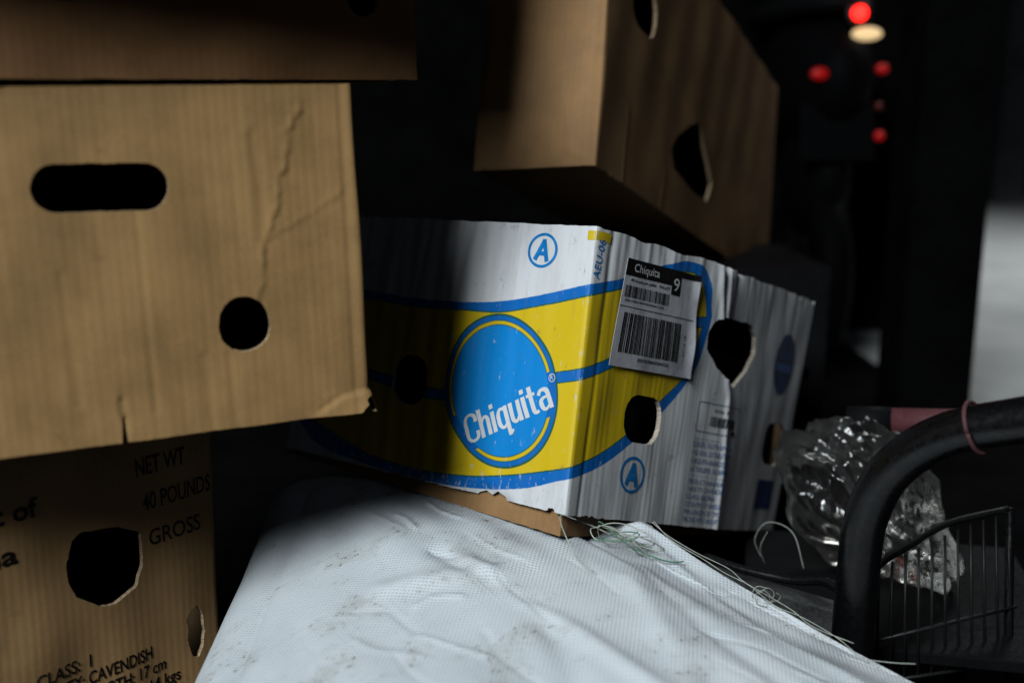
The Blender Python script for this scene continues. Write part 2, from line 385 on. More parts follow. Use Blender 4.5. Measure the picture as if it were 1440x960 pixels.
# ---- print helpers: flat shapes laid on a wall
def strip2d(P, w, n=6):
    P = catmull(P, n) if len(P) > 2 else np.array([np.asarray(P[0]) + (np.asarray(P[1]) - np.asarray(P[0])) * t for t in np.linspace(0, 1, 8)])
    w = np.interp(np.linspace(0, 1, len(P)), np.linspace(0, 1, len(np.atleast_1d(w))), np.atleast_1d(w)) if np.ndim(w) else np.full(len(P), w)
    T = np.gradient(P, axis=0); T /= np.linalg.norm(T, axis=1)[:, None]; N = np.stack([-T[:, 1], T[:, 0]], 1)
    V = np.concatenate([P + N * w[:, None] / 2, P - N * w[:, None] / 2]); k = len(P)
    return V, [(i + k, i + 1 + k, i + 1, i) for i in range(k - 1)]
class Print:
    def __init__(s): s.V, s.F, s.O = [], [], []
    def add(s, V, F, lift=0.):
        o = len(s.V); s.V += [tuple(v) for v in V]; s.F += [tuple(i + o for i in f) for f in F]; s.O += [lift] * len(V)
    def rect(s, u0, v0, u1, v1, lift=0., k=4, kv=4):
        uu, vv = np.meshgrid(np.linspace(u0, u1, k + 1), np.linspace(v0, v1, kv + 1), indexing='ij')
        s.add(np.stack([uu.ravel(), vv.ravel()], 1), [(i * (kv + 1) + j, (i + 1) * (kv + 1) + j, (i + 1) * (kv + 1) + j + 1, i * (kv + 1) + j + 1) for i in range(k) for j in range(kv)], lift)
    def build(s, name, surf, mat, parent, off=.0003, remap=False):
        V = np.array(s.V, float)
        if remap: V[:, 0] = rm(V[:, 0], V[:, 1])
        p = surf(V[:, 0], V[:, 1], off + np.array(s.O)); return make(name, p, s.F, mat, parent, True, V)
_tc = {}
def text_geo(t, bold=0.):
    if (t, bold) in _tc: return _tc[t, bold]
    c = bpy.data.curves.new('t', 'FONT'); c.body = t; c.size = 1; c.fill_mode = 'BOTH'; c.resolution_u = 3; c.offset = bold
    o = bpy.data.objects.new('t', c); COL.objects.link(o); me = bpy.data.meshes.new_from_object(o)
    V = np.array([v.co[:2] for v in me.vertices]); F = [tuple(p.vertices) for p in me.polygons]
    bpy.data.objects.remove(o); bpy.data.curves.remove(c); bpy.data.meshes.remove(me)
    # orientation upwards
    out = []
    for f in F:
        a, b, d = V[f[0]], V[f[1]], V[f[2]]; cr = (b[0] - a[0]) * (d[1] - a[1]) - (b[1] - a[1]) * (d[0] - a[0])
        out.append(f if cr > 0 else f[::-1])
    _tc[t, bold] = (V, out); return V, out
CAPH = text_geo('H')[0][:, 1].max()
def text(pr, t, u, v, cap, width=None, rot=0., bold=.0, shear=0., xs=1., right=False):
    V, F = text_geo(t, bold); V = V * (cap / CAPH); x0, x1 = V[:, 0].min(), V[:, 0].max()
    k = (width / (x1 - x0)) if width else xs
    x = (V[:, 0] - (x1 if right else x0)) * k + V[:, 1] * shear; y = V[:, 1]; c, s_ = math.cos(rot), math.sin(rot)
    pr.add(np.stack([u + x * c - y * s_, v + x * s_ + y * c], 1), F)
def circle_A(surf, parent, cu, cv, ru, rv, rot=0.):
    pr = Print(); a = np.linspace(0, 6.28318, 41)
    V = np.concatenate([np.stack([cu + ru * np.cos(a), cv + rv * np.sin(a)], 1), np.stack([cu + ru * .84 * np.cos(a), cv + rv * .84 * np.sin(a)], 1)])
    pr.add(V, [(i, i + 1, i + 42, i + 41) for i in range(40)])
    def st(p, q, w, l):
        P = np.array([p, q]) * [ru, rv]; c, s_ = math.cos(rot), math.sin(rot)
        P = P @ np.array([[c, s_], [-s_, c]]) + [cu, cv]; Vv, Ff = strip2d(P, w); pr.add(Vv, Ff, l)
    w = .27 * ru
    st((-.42, -.60), (.02, .62), w, 0); st((.42, -.60), (-.02, .62), w, .00006); st((-.27, -.18), (.27, -.18), w * .8, .00012)
    pr.build('circled_letter_print', surf, M_inkb_b, parent)
M_inkb_b = plain('bright_blue_ink', (.002, .22, .62), .5, var=.25, scale=120)

def ring_box(name, label, cat, us, bot, top, H, mats, fronts, disp=None, rnd=.004, group=None, open_top=False, bottom_inset=.02, pnames=('front_panel', 'side_panel', 'back_panel', 'side_panel')):
    """us: u of the five ring corners; fronts: {k: dict for panel()}"""
    base = np.array(bot[:4]).mean(0); base[2] = min(b[2] for b in bot[:4])
    rt = thing(name, tuple(base), label, cat, group); sf = Ring(us, bot, top, H, rnd, disp); parts = []
    for k in range(4):
        kw = dict(cell=.012, holes=(), edges='TB'); kw.update(fronts.get(k, {}))
        parts.append(panel(pnames[k], sf, us[k], us[k + 1], 0, H, rt, mats, **kw))
    B, T = np.array(bot[:4]), np.array(top[:4])
    flatpanel('bottom_panel', [B[0], B[3], B[2], B[1]] + np.array([0, 0, .004]), rt, mats, bottom_inset)
    if not open_top: flatpanel('top_panel', [T[0], T[1], T[2], T[3]] - np.array([0, 0, .003]), rt, mats, bottom_inset)
    return rt, sf, parts
def frame_corners(o, M, ul, ur_len, dl, H, tl=None):
    o = np.array(o); M = np.array(M); X, Y, Z = M[:, 0], M[:, 1], M[:, 2]
    b = [o + X * ul, o + X * ur_len, o + X * ur_len + Y * dl, o + X * ul + Y * dl]; b.append(b[0]); t = [p + Z * H for p in b]
    return b, t
KM = [M_kraft, M_edge, M_in]; KM2 = [M_kraft2, M_edge, M_in]; KM3 = [M_kraft3, M_edge, M_in]

# ------------------------------------------------------------------ setting
def quad_grid(name, x0, x1, y0, y1, z, n, mat, kind='structure'):
    xs = np.linspace(x0, x1, n + 1); ys = np.linspace(y0, y1, n + 1); V = [(x, y, z) for x in xs for y in ys]
    F = [(i * (n + 1) + j, (i + 1) * (n + 1) + j, (i + 1) * (n + 1) + j + 1, i * (n + 1) + j + 1) for i in range(n) for j in range(n)]
    o = make(name, V, F, mat, None, False); tag(o, kind=kind); return o
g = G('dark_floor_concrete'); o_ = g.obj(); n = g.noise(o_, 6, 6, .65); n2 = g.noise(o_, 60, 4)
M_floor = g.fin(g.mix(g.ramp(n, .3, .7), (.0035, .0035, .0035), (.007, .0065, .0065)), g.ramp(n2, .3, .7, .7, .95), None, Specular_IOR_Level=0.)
g = G('pavement_concrete'); o_ = g.obj(); n = g.noise(o_, 2.5, 6, .65); n2 = g.noise(o_, 45, 4)
M_pave = g.fin(g.mix(g.ramp(n, .3, .7), (.26, .27, .265), (.36, .37, .36)), .85, g.bump(n2, .4, .003))
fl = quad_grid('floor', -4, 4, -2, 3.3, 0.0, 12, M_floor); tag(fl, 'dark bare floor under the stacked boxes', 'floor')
pv = quad_grid('pavement', .95, 6, 2.25, 8.0, 0.004, 10, M_pave); tag(pv, 'pale grey pavement in daylight beyond the dark opening', 'pavement')
M_black = plain('near_black_matt', (.004, .004, .004), .9, var=.4, scale=8, spec=.0)  # near black all over, without gloss
M_brickd = plain('dark_render', (.03, .03, .032), .85, var=.4, scale=4)
o = boxm('wall', (-1.35, 3.25, 1.6), (2.72, .1, 1.6), M_black); tag(o, 'near black wall behind the boxes, ending at the opening', 'wall')
o = boxm('house_wall', (2.4, 8.6, 2.0), (3.6, .2, 2.0), M_brickd); tag(o, 'dark wall across the pavement outside', 'wall')
o = boxm('pillar', (.872, 2.20, 1.5), (.074, .07, 1.5), M_black); tag(o, 'near black pillar at the edge of the bright opening', 'pillar')
# grey post outside
po = thing('street_post', (3.62, 7.9, 0), 'blurred grey post standing against the dark wall outside', 'post')
M_gpost = plain('grey_paint', (.16, .165, .165), .6, var=.4, scale=3)
boxm('shaft', (3.62, 7.9, 1.35), (.11, .08, 1.35), M_gpost, po)
for z in (1.05, 1.75): boxm('bracket', (3.66, 7.80, z), (.07, .018, .06), M_gpost, po)

# ------------------------------------------------------------------ left stack: pallet and boxes, with unseen ones added for shade
M_wood = plain('grey_pallet_wood', (.16, .12, .085), .8, var=.4, scale=14, bump=.002)
pal = thing('pallet', (-.62, .80, 0), 'weathered wooden pallet under the lettered brown box', 'pallet')
for k in range(6): boxm('board', (-.62 + (k - 2.5) * .125, .80, .128), (.05, .40, .011), M_wood, pal)
for y in (.46, .80, 1.14):
    boxm('stringer', (-.62, y, .068), (.37, .045, .0485), M_wood, pal)
# lettered box
bo, bM = (-.2618, .8861, .1549), [[.654, -.7565, -.0056], [.7554, .6527, .0581], [-.0403, -.0422, .9983]]
bM = np.array(bM); bo = np.array(bo)
KB = 1.18; b, t = frame_corners(bo, bM, -.40, 0, .36, .18)
b = [p + bM[:, 2] * ((.140 - p[2]) / bM[2, 2]) for p in b]
t = [p + np.array([0, 0, z - p[2]]) for p, z in zip(t, (.404, .414, .414, .406, .404))]
Hb = .270; vo = (bo[2] - .140) / bM[2, 2]           # print drawing has v = 0 at bo
def dis_b(u, v): return fnoise(u, v, 5, 9, 5) * .0012 + .004 * np.sin(np.clip((u + .40) / .40, 0, 1) * 3.14) * np.sin(np.clip(v / Hb, 0, 1) * 3.14)
octo = np.array([(-.1122, .1318), (-.1059, .1361), (-.0788, .1318), (-.0617, .1211), (-.0615, .0974), (-.0673, .0843), (-.0851, .0772), (-.0955, .0794), (-.1125, .0928), (-.1172, .1033), (-.1173, .1158)]) * KB + [0, vo]
torn = np.array([(-.030, .045), (-.0285, .036), (-.0300, .029), (-.0265, .016), (-.0215, .0125), (-.0165, .019), (-.0145, .031), (-.0160, .046), (-.0205, .0535), (-.0265, .051)]) * KB + [0, vo]
box_b, sb, pb = ring_box('banana_box', 'brown box lettered NET WT and CLASS, under the kraft box with the handle slot', 'cardboard box', [-.40, 0, .36, .76, 1.12], b, t, Hb, [M_kraft4, M_edge, M_in],
    {0: dict(cell=.003, holes=[ragged(octo[::-1], .0006, 4), ragged(torn[::-1], .0010, 5)], edges='TB', jit=.001), 1: dict(cell=.01)}, dis_b)
def bprint(name, lines):
    pr = Print()
    for (tx, u, v, cap, w, bd, rt_) in lines: text(pr, tx, u * KB, v * KB + vo, cap * KB, w * KB, bold=bd, right=rt_)
    pr.build(name, sb, M_ink, pb[0], .0005)
bprint('weight_lettering', [('NET WT', -.0622, .1618, .0125, .0380, .012, False), ('40 POUNDS', -.0588, .1362, .0122, .0555, .008, False), ('GROSS', -.0557, .1098, .0115, .042, .008, False)])
bprint('origin_lettering', [('Product of', -.134, .1572, .0122, .082, .022, True)])
bprint('origin_name_lettering', [('na', -.1495, .1301, .0125, .021, .022, True)])
bprint('class_lettering', [('CLASS:  I', -.1440, .0400, .0088, .0390, .014, False), ('VARIETY: CAVENDISH', -.0592, .0275, .0088, .0880, .014, True), ('LENGTH: 17 cm', -.0487, .0150, .0088, .0640, .014, True), ('WEIGHT: 18.14 kgs', -.0375, .0025, .0088, .0860, .014, True)])

# kraft box with handle slot
k9 = .93; mo = np.array((-.1083, .7829, .42)); mM = np.array([[.9166, -.3988, -.0287], [.3993, .9166, .018], [.0191, -.028, .9994]])
b, t = frame_corners(mo, mM, -.48, 0, .31, .2418)
wr1 = np.array([(-.04, .2424), (-.0514, .2257), (-.054, .2039), (-.06, .1881), (-.0635, .1683), (-.0731, .1482), (-.0773, .1343), (-.0771, .1228), (-.0815, .1)]) * k9
wr2 = np.array([(-.0129, .1778), (-.0364, .1625), (-.0734, .1444)]) * k9
vc = np.array([(-.0799, .2232), (-.0773, .1862), (-.0773, .1431)]) * k9
crk = np.array([(-.0385, .0056), (-.0228, .0148), (-.0006, .0186)]) * k9; tea = np.array([(-.19, .033), (-.1885, .016), (-.1892, -.002)]) * k9
def dis_m(u, v):
    d = fnoise(u, v, 21, 8, 3) * .0010 + fnoise(u, v, 22, 45, 6) * .00012
    uj = u + fnoise(u, v, 23, 90, 90) * .0010; vj = v + fnoise(u, v, 24, 90, 90) * .0010
    d = d + ridge(uj, vj, wr1, .0016, .0009, .0006) + ridge(uj, vj, wr2, .0014, .0004, .0003) + ridge(u, v, vc, .003, -.0007, .0004)
    d = d + ridge(u, v, crk, .0018, -.0010, .0010) + ridge(u, v, tea, .0013, -.0016, .0012)
    d = d + ridge(u, v, [(-.009, .26), (-.010, .0)], .0016, -.0010) + ridge(u, v, [(-.0022, .26), (-.0022, .0)], .0012, .0008)
    for a, bb, c in ((-.118, .055, .0), (-.100, .055, .0), (-.205, .12, .03), (-.155, .17, .02), (-.255, .2, .02), (-.300, .15, .0)):
        d = d + ridge(u, v, [(a, bb), (a + .002, c)], .0022, -.0007)
    corner = np.clip((u + .045) / .045, 0, 1) * np.clip((.02 - v) / .02, 0, 1); d = d + corner * .006
    return d
nk = np.array([(.002, -.004), (.002, .013), (-.0035, .0105), (-.002, .006), (-.006, .0015), (-.012, -.004)])
tearslit = np.array([(-.1785, -.004), (-.1765, .012), (-.1758, .029), (-.1748, .014), (-.1735, -.004)])
box_m, sm_, pm = ring_box('kraft_box', 'plain kraft cardboard box with a long handle slot and a round hole', 'cardboard box', [-.48, 0, .31, .79, 1.1], b, t, .2418, KM,
    {0: dict(cell=.0022, holes=[slot(-.1883 * k9, .1890 * k9, .0930 * k9, .0345 * k9, seed=2, amp=.0005, rot=R(-1.2)), slot(-.0950 * k9, .0808 * k9, .0385 * k9, .0430 * k9, .0192 * k9, 3, .0004), nk, tearslit], edges='TBR', jit=.0004), 1: dict(cell=.006, edges='TB')}, dis_m, .0022)

# dark box on top of it, and unseen cartons added above for shade
a0, a1 = np.array((-.0735, .8600, .6665)), np.array((-.322, .692, .6620))
X = (a0 - a1); X /= np.linalg.norm(X); Y = np.cross((0, 0, 1.), X); Y /= np.linalg.norm(Y); Z = np.cross(X, Y)
b = [a0 - X * .46, a0, a0 + Y * .42, a0 - X * .46 + Y * .42]; b.append(b[0]); t = [p + Z * .112 for p in b]
def dis_t(u, v): return fnoise(u, v, 31, 7, 4) * .0012
box_t, st_, pt = ring_box('brown_box', 'dim brown box standing on the kraft box with the handle slot', 'cardboard box', [-.46, 0, .42, .88, 1.30], b, t, .112, KM3,
    {0: dict(cell=.0035, holes=[slot(-.045, .061, .026, .030, .0125, 7, .0004), slot(-.258, .062, .030, .026, .0125, 8, .0005)], edges='TBR', jit=.0008)}, dis_t, .002)
q0 = [np.array(p) for p in ((-.52, .500, .7815), (-.065, .726, .7815), (-.085, .965, .7815), (-.50, .80, .7815))]; b = q0 + [q0[0]]; t = [p + np.array((0, 0, .030)) for p in b]
ring_box('shade_carton', 'unseen flat carton added on top of the stack to shade the boxes below', 'cardboard', [-.45, 0, .32, .74, 1.08], b, t, .030, KM2, {}, lambda u, v: fnoise(u, v, 33, 9, 20) * .0006, .003)  # added out of view, its overhang shades the brown box and kraft box top

q0 = [np.array(p) for p in ((-.42, .985, .7815), (-.085, 1.005, .7815), (-.10, 1.26, .7815), (-.44, 1.24, .7815))]; b = q0 + [q0[0]]; t = [p + np.array((0, 0, .25)) for p in b]
ring_box('shade_box', 'unseen brown box added at the back of the stack to shade the leaning box', 'cardboard box', [-.335, 0, .255, .59, .845], b, t, .25, KM2, {}, lambda u, v: fnoise(u, v, 35, 7, 5) * .001, .003)  # added out of view to keep light off the upper leaning box

# ------------------------------------------------------------------ printed fruit box
Cb, Ct, Rb, Rt, Lb, Lt = map(np.array, ((.0449, .8472, .3107), (.0727, .9098, .547), (.3281, 1.2625, .1285), (.3856, 1.3352, .4069), (-.2396, 1.0886, .2931), (-.2021, 1.1525, .5351)))
Bb, Bt = Lb + Rb - Cb, Lt + Rt - Ct
bot, top = [Lb, Cb, Rb, Bb, Lb], [Lt, Ct, Rt, Bt, Lt]
CRE = np.array([(.175, .26), (.1866, .2308), (.2041, .1808), (.2414, .1198), (.2588, -.0015)])
def rm(u, v):
    """places drawn on a flat wall, carried on to the part that falls away behind the crease"""
    uk = np.interp(v, CRE[::-1, 1], CRE[::-1, 0]); zK, zR, zS = 1.06, 1.22, 1.34
    t0 = np.clip((u - uk) / (.40 - uk), 0, 1.2); f = t0 * zR / ((1 - t0) * zK + t0 * zR); t1 = f * zK / (zS * (1 - f) + f * zK)
    return np.where(u > uk, uk + t1 * (UR_ - uk), u)
UR_ = .48
def dis_c(u, v):
    # left wall
    l = np.clip(-u / .35, 0, 1); d = .004 * np.sin(3.14 * l) * np.sin(3.14 * np.clip(v / .235, 0, 1))
    wl = np.clip(-u / .03, 0, 1)
    d = d + wl * (fnoise(u, v, 41, 30, 3) * .0010 * (.35 + np.clip((-u - .10) / .1, 0, 1)) + fnoise(u, v, 42, 14, 8) * .0006)
    d = d + wl * ridge(u, v, [(-.105, -.005), (-.085, .004), (-.06, -.004)], .006, -.0035)
    for k, (a, bb) in enumerate(((-.14, .01), (-.155, -.01), (-.19, .012), (-.225, .015))):
        d = d + ridge(u, v, [(a, .235), (a - bb, .12)], .0035, (-.0016, .0012, -.0016, .001)[k])
    # right wall: bent outwards along the crease, then falling away
    wrr = np.clip(u / .02, 0, 1) * np.clip((UR_ + .01 - u) / .02, 0, 1)
    uk = np.interp(v, CRE[::-1, 1], CRE[::-1, 0])
    tent = np.where(u < uk, np.clip(u / uk, 0, 1), np.clip((UR_ - u) / (UR_ - uk), 0, 1)); d = d + np.where((u > 0) & (u < UR_), .021 * tent, 0)
    d = d + wrr * (ridge(u, v, CRE, .0045, .0030, .0014) + fnoise(u, v, 43, 55, 6) * .00014 + fnoise(u, v, 44, 14, 9) * .0005)
    topw = np.clip((v - .15) / .085, 0, 1)
    d = d + wrr * topw * fnoise(u, v, 45, 60, 12) * .0005
    d = d + ridge(u, v, [(.235, .235), (.225, .19)], .006, -.004) * 1.0 + ridge(u, v, [(.205, .24), (.21, .188)], .004, .004)
    d = d + ridge(u, v, [(.022, .235), (.018, 0)], .0022, -.0010)
    return d
rip = np.array([(.2049, .1896), (.2322, .1909), (.2636, .1919), (.276, .1819), (.2805, .1652), (.2691, .1466), (.2494, .1308), (.2291, .1353), (.2048, .1458), (.1848, .1584), (.1807, .1723), (.1893, .1834)])
bite = np.array([(-.098, -.006), (-.094, .0015), (-.086, .0045), (-.079, .002), (-.072, .0062), (-.064, .003), (-.060, -.006)])
bite2 = np.array([(-.020, -.006), (-.018, .0025), (-.012, .003), (-.009, -.006)])
rip[:, 0] = rm(rip[:, 0], rip[:, 1]); rslot = slot(.3610, .0855, .0490, .0415, .0150, 13, .0006); rslot[:, 0] = rm(rslot[:, 0], rslot[:, 1])
PM = [M_print, M_edge_w, M_in]
def jtop(u): return np.where(u > 0, -.0016 * np.clip(fnoise(u, 0 * u, 77, 14, 0, 8), 0, 2), -.0004 * np.abs(np.sin(u * 31))) - .004 * np.exp(-((u - .21) / .006) ** 2)
box_c, sc_, pc = ring_box('fruit_box', 'white banana box with yellow and blue Chiquita print, lying tilted on the woven sack', 'fruit box', [-.349, 0, UR_, UR_ + .349, 2 * UR_ + .349], bot, top, .235, PM,
    {0: dict(cell=.0022, holes=[slot(-.1888, .0868, .0415, .0450, .017, 9, .0005), bite, bite2], jit=.0008, jt=jtop, edges='TB'),
     1: dict(cell=.0020, holes=[slot(.0972, .0862, .0580, .0405, .0175, 10, .0006), ragged(rip[::-1], .0014, 12), rslot], jit=.0007, jt=jtop, edges='TB')},
    dis_c, .0035, bottom_inset=.03)
# inner tray: its lower rim shows under the lid
nL = np.cross(Cb - Lb, Lt - Lb); nL /= np.linalg.norm(nL); nR = np.cross(Rb - Cb, Rt - Rb); nR /= np.linalg.norm(nR); up = (Ct - Cb) / np.linalg.norm(Ct - Cb)
ins = .008
tb = [Lb + nR * -ins - nL * ins, Cb - nL * ins - nR * ins, Rb - nR * ins - nL * ins, Bb, Lb]
dr = [.006, .020, .004, .004, .006]
lowb = [p - up * d for p, d in zip(tb, dr)]; higb = [p + up * .03 for p in tb]
lowb[3] = Bb + nL * ins + nR * ins - up * .004; higb[3] = lowb[3] + up * .034; lowb[4] = lowb[0]; higb[4] = higb[0]
stry = Ring([-.349, 0, UR_, UR_ + .349, 2 * UR_ + .349], lowb, higb, .04, .004, lambda u, v: fnoise(u, v, 51, 20, 5) * .0008)
for k in range(4): panel('tray_wall', stry, stry.us[k], stry.us[k + 1], 0, .04, box_c, KM2, .006, (), .004, 'TB', .0008, 60 + k)

cen = (Lb + Cb + Rb + Bb) / 4; lin_b = [p + (cen - p) * .045 + up * .022 for p in (Lb, Cb, Rb, Bb)]; lin_b.append(lin_b[0]); lin_t = [p + up * .17 for p in lin_b]
slin = Ring([0, .3, .7, 1.0, 1.4], lin_b, lin_t, .17, .006, lambda u, v: fnoise(u, v, 52, 8, 8) * .002)
for k in range(4): panel('shade_liner', slin, slin.us[k], slin.us[k + 1], 0, .17, box_c, [M_plast] * 3, .015, (), .001, 'TB', 0)  # black sheets added behind the holes to stand for the dark inside
# print: circled letters, corner code, wordmark
circle_A(sc_, pc[0], -.0536, .2124, .0163, .0150, R(-4)); circle_A(sc_, pc[1], .0903, .0388, .0196, .0156, R(-3))
pr = Print(); text(pr, 'AEU-06', .0090, .1925, .0078, .0330, rot=R(84), bold=.006); pr.build('corner_code_print', sc_, M_inkb_b, pc[1], .0004)
pr = Print(); pr.rect(.0008, .2240, .0190, .2318); pr.build('yellow_mark_print', sc_, M_yel, pc[1], .0003)
pr = Print(); pr.rect(-.0085, .2235, -.0006, .2312); pr.build('yellow_mark_print', sc_, M_yel, pc[0], .0003)
SW = .175
GLY = {
 'C': (.60, [([(.555, .66), (.545, .86), (.40, .955), (.21, .93), (.095, .78), (.085, .5), (.10, .2), (.22, .06), (.40, .05), (.54, .15), (.555, .34)], [.16, .15, .10, .10, .15, .18, .15, .10, .10, .15, .16])]),
 'h': (.52, [([(.0875, 0), (.0875, 1.02)], SW), ([(.16, .53), (.24, .66), (.35, .67), (.425, .57), (.4325, .40), (.4325, 0)], [.08, .10, .12, SW, SW, SW])]),
 'i': (.185, [([(.0925, 0), (.0925, .74)], SW), ([(.0925, .84), (.0925, 1.0)], SW)]),
 'q': (.53, [([(.4375, -.30), (.4375, .74)], SW), ([(.37, .62), (.27, .685), (.16, .64), (.0925, .50), (.0875, .36), (.0925, .20), (.16, .06), (.27, .03), (.37, .10)], [.09, .10, .13, SW, SW, SW, .13, .10, .09]), ([(.47, -.25), (.60, -.17)], .10)]),
 'u': (.52, [([(.4325, 0), (.4325, .74)], SW), ([(.0875, .74), (.0875, .30), (.105, .14), (.19, .05), (.29, .07), (.36, .18)], [SW, SW, SW, .12, .10, .08])]),
 't': (.36, [([(.17, .98), (.17, .25), (.19, .10), (.26, .05), (.36, .07)], [SW, SW, SW, .12, .10]), ([(.0, .685), (.36, .685)], .11)]),
 'a': (.53, [([(.44, 0), (.44, .48), (.40, .64), (.27, .70), (.14, .66), (.07, .55)], [SW, SW, SW, .12, .12, .14]), ([(.38, .43), (.22, .42), (.11, .34), (.09, .22), (.12, .09), (.23, .03), (.37, .12)], [.08, .10, .15, SW, .15, .10, .08])])}
pr = Print(); x = 0.; cw, sw = math.cos(WA), math.sin(WA); WK = 1.02
for ch in 'Chiquita':
    w, strokes = GLY[ch]
    for q, (P, ww) in enumerate(strokes):
        P = np.array(P, float); P[:, 0] += x
        V, F = strip2d(P, ww, 5); V = V * WCAP * [WK, 1]
        pr.add(np.stack([WB[0] + V[:, 0] * cw - V[:, 1] * sw, WB[1] + V[:, 0] * sw + V[:, 1] * cw], 1), F, .00006 * q)
    x += w + .065
pr.build('wordmark_print', sc_, M_inkw, pc[0], .0004)
pr = Print(); a = np.linspace(0, 6.28318, 25); cu, cv = -.0277, .1075
pr.add(np.concatenate([np.stack([cu + .0035 * np.cos(a), cv + .0035 * np.sin(a)], 1), np.stack([cu + .0029 * np.cos(a), cv + .0029 * np.sin(a)], 1)]), [(i, i + 1, i + 26, i + 25) for i in range(24)])
text(pr, 'R', cu - .0014, cv - .0018, .0038, rot=R(12)); pr.build('registered_mark_print', sc_, M_inkw, pc[0], .0004)
# faint frame, barcode and small text on the right wall
pr = Print(); fr = slot(.2290, .0985, .086, .0270, .004, 1, 0.); k = len(fr); c0 = fr.mean(0)
pr.add(np.concatenate([fr, c0 + (fr - c0) * [.985, .955]]), [(i, (i + 1) % k, k + (i + 1) % k, k + i) for i in range(k)])
pr.build('frame_line_print', sc_, M_inkb2, pc[1], .0005, True)
pr = Print(); gx = .212; rr = random.Random(4)
while gx < .262: w = rr.choice((.0007, .0012, .0018)); pr.rect(gx, .0915, gx + w, .1005, k=1); gx += w + rr.choice((.0006, .0009, .0015))
text(pr, '18.14 kg  Net', .218, .1045, .0028, .030, bold=.02); pr.rect(.258, .0865, .264, .0900); pr.build('barcode_print', sc_, M_ink, pc[1], .0006, True)
pr = Print(); pr.rect(.186, .0785, .272, .0789); pr.rect(.187, .0455, .270, .0458)
for k, s_ in enumerate(('EUROPE, SOUTH AMERICA', 'AND ASIA, DISTRIBUTED BY', 'CHIQUITA BRANDS INTL', 'LA TUILIERE 30, BRIDEL')): text(pr, s_, .1868, .0715 - k * .0074, .0046, .078, bold=.0)
for k, s_ in enumerate(('PRODUCT: BANANAS', 'VARIETY: CAVENDISH', 'CLASS: EXTRA', 'COUNTRY OF ORIGIN', 'MIN LENGTH 20 CM', 'PACKED FOR CHIQUITA')): text(pr, s_, .1880, .0385 - k * .0068, .0042, (.066, .072, .056, .070, .064, .074)[k], bold=.0)
pr.build('small_print', sc_, M_inkb, pc[1], .0007, True)
def disc_print(name, cu, cv, ru, rv, mat, parent, off):
    pr = Print(); a = np.linspace(0, 6.28318, 33)[:-1]
    pr.add([(cu, cv)] + [(cu + ru * .55 * math.cos(q), cv + rv * .55 * math.sin(q)) for q in a] + [(cu + ru * math.cos(q), cv + rv * math.sin(q)) for q in a],
           [(0, 1 + i, 1 + (i + 1) % 32) for i in range(32)] + [(1 + i, 33 + i, 33 + (i + 1) % 32, 1 + (i + 1) % 32) for i in range(32)])
    return pr.build(name, sc_, mat, parent, off, True)
disc_print('oval_logo_print', .3512, .1650, .0235, .0300, M_inkb2, pc[1], .0004)
pr = Print(); pr.rect(.332, .157, .370, .165); pr.build('oval_logo_band_print', sc_, M_inkb, pc[1], .0008, True)
pr = Print(); pr.rect(.338, .022, .378, .050, k=8); pr.build('navy_block_print', sc_, M_inkb2, pc[1], .0005, True)

# shipping label
qs = np.array([(.0332, .1257), (.1595, .1287), (.1463, .2182), (.0415, .2166)])
ks_ = np.linspace(-.009, .009, 9)
scs = Ring(sc_.us, sc_.b, sc_.t, sc_.H, sc_.r, lambda u, v: sum(dis_c(u + k, v) for k in ks_) / 9 + .0017)
def stick(a, b_, off=0.):
    a = np.asarray(a, float); b_ = np.asarray(b_, float)
    p = ((1 - a) * (1 - b_))[..., None] * qs[0] + (a * (1 - b_))[..., None] * qs[1] + (a * b_)[..., None] * qs[2] + ((1 - a) * b_)[..., None] * qs[3]
    lift = .0006 + .0035 * np.clip((a - .9) / .1, 0, 1) ** 2 * (.4 + .6 * np.sin(b_ * 5) ** 2)
    return scs(p[..., 0], p[..., 1], off + lift)
la = panel('shipping_label', stick, 0, 1, 0, 1, box_c, [M_stick] * 3, .012, (), .0003, 'TBLR', 0)
tag(la, 'white address label with barcodes and black header')
pr = Print(); pr.rect(.0, .845, .75, 1.0, k=30, kv=8); pr.rect(.62, .76, .75, .845, k=6); pr.rect(.75, .94, 1.0, 1.0, k=12); pr.build('black_header', stick, M_ink, la, .0002)
pr = Print(); text(pr, 'Chiquita', .10, .888, .075, .34); pr.build('header_word', stick, M_inkw, la, .0006)
pr = Print(); text(pr, '9', .640, .800, .120, .080); pr.build('header_number', stick, M_inkw, la, .0006)
pr = Print(); text(pr, '48 boxes per pallet   PALLET', .08, .795, .026, .52, bold=.02)
gx = .03; rr = random.Random(8)
while gx < .60: w = rr.choice((.004, .007, .012)); pr.rect(gx, .645, gx + w, .755, k=1); gx += w + rr.choice((.004, .006, .010))
text(pr, '(00)70074840050043256', .05, .605, .022, .50, bold=.01); pr.rect(.0, .555, .97, .562, k=16)
gx = .07
while gx < .80: w = rr.choice((.005, .009, .015)); pr.rect(gx, .135, gx + w, .505, k=1, kv=14); gx += w + rr.choice((.005, .007, .012))
text(pr, '(00)70074840050043256', .30, .075, .030, .40, bold=.01); text(pr, '02/18 18', .90, .20, .028, .20, rot=R(90)); pr.build('barcode_print', stick, M_ink, la, .0002)

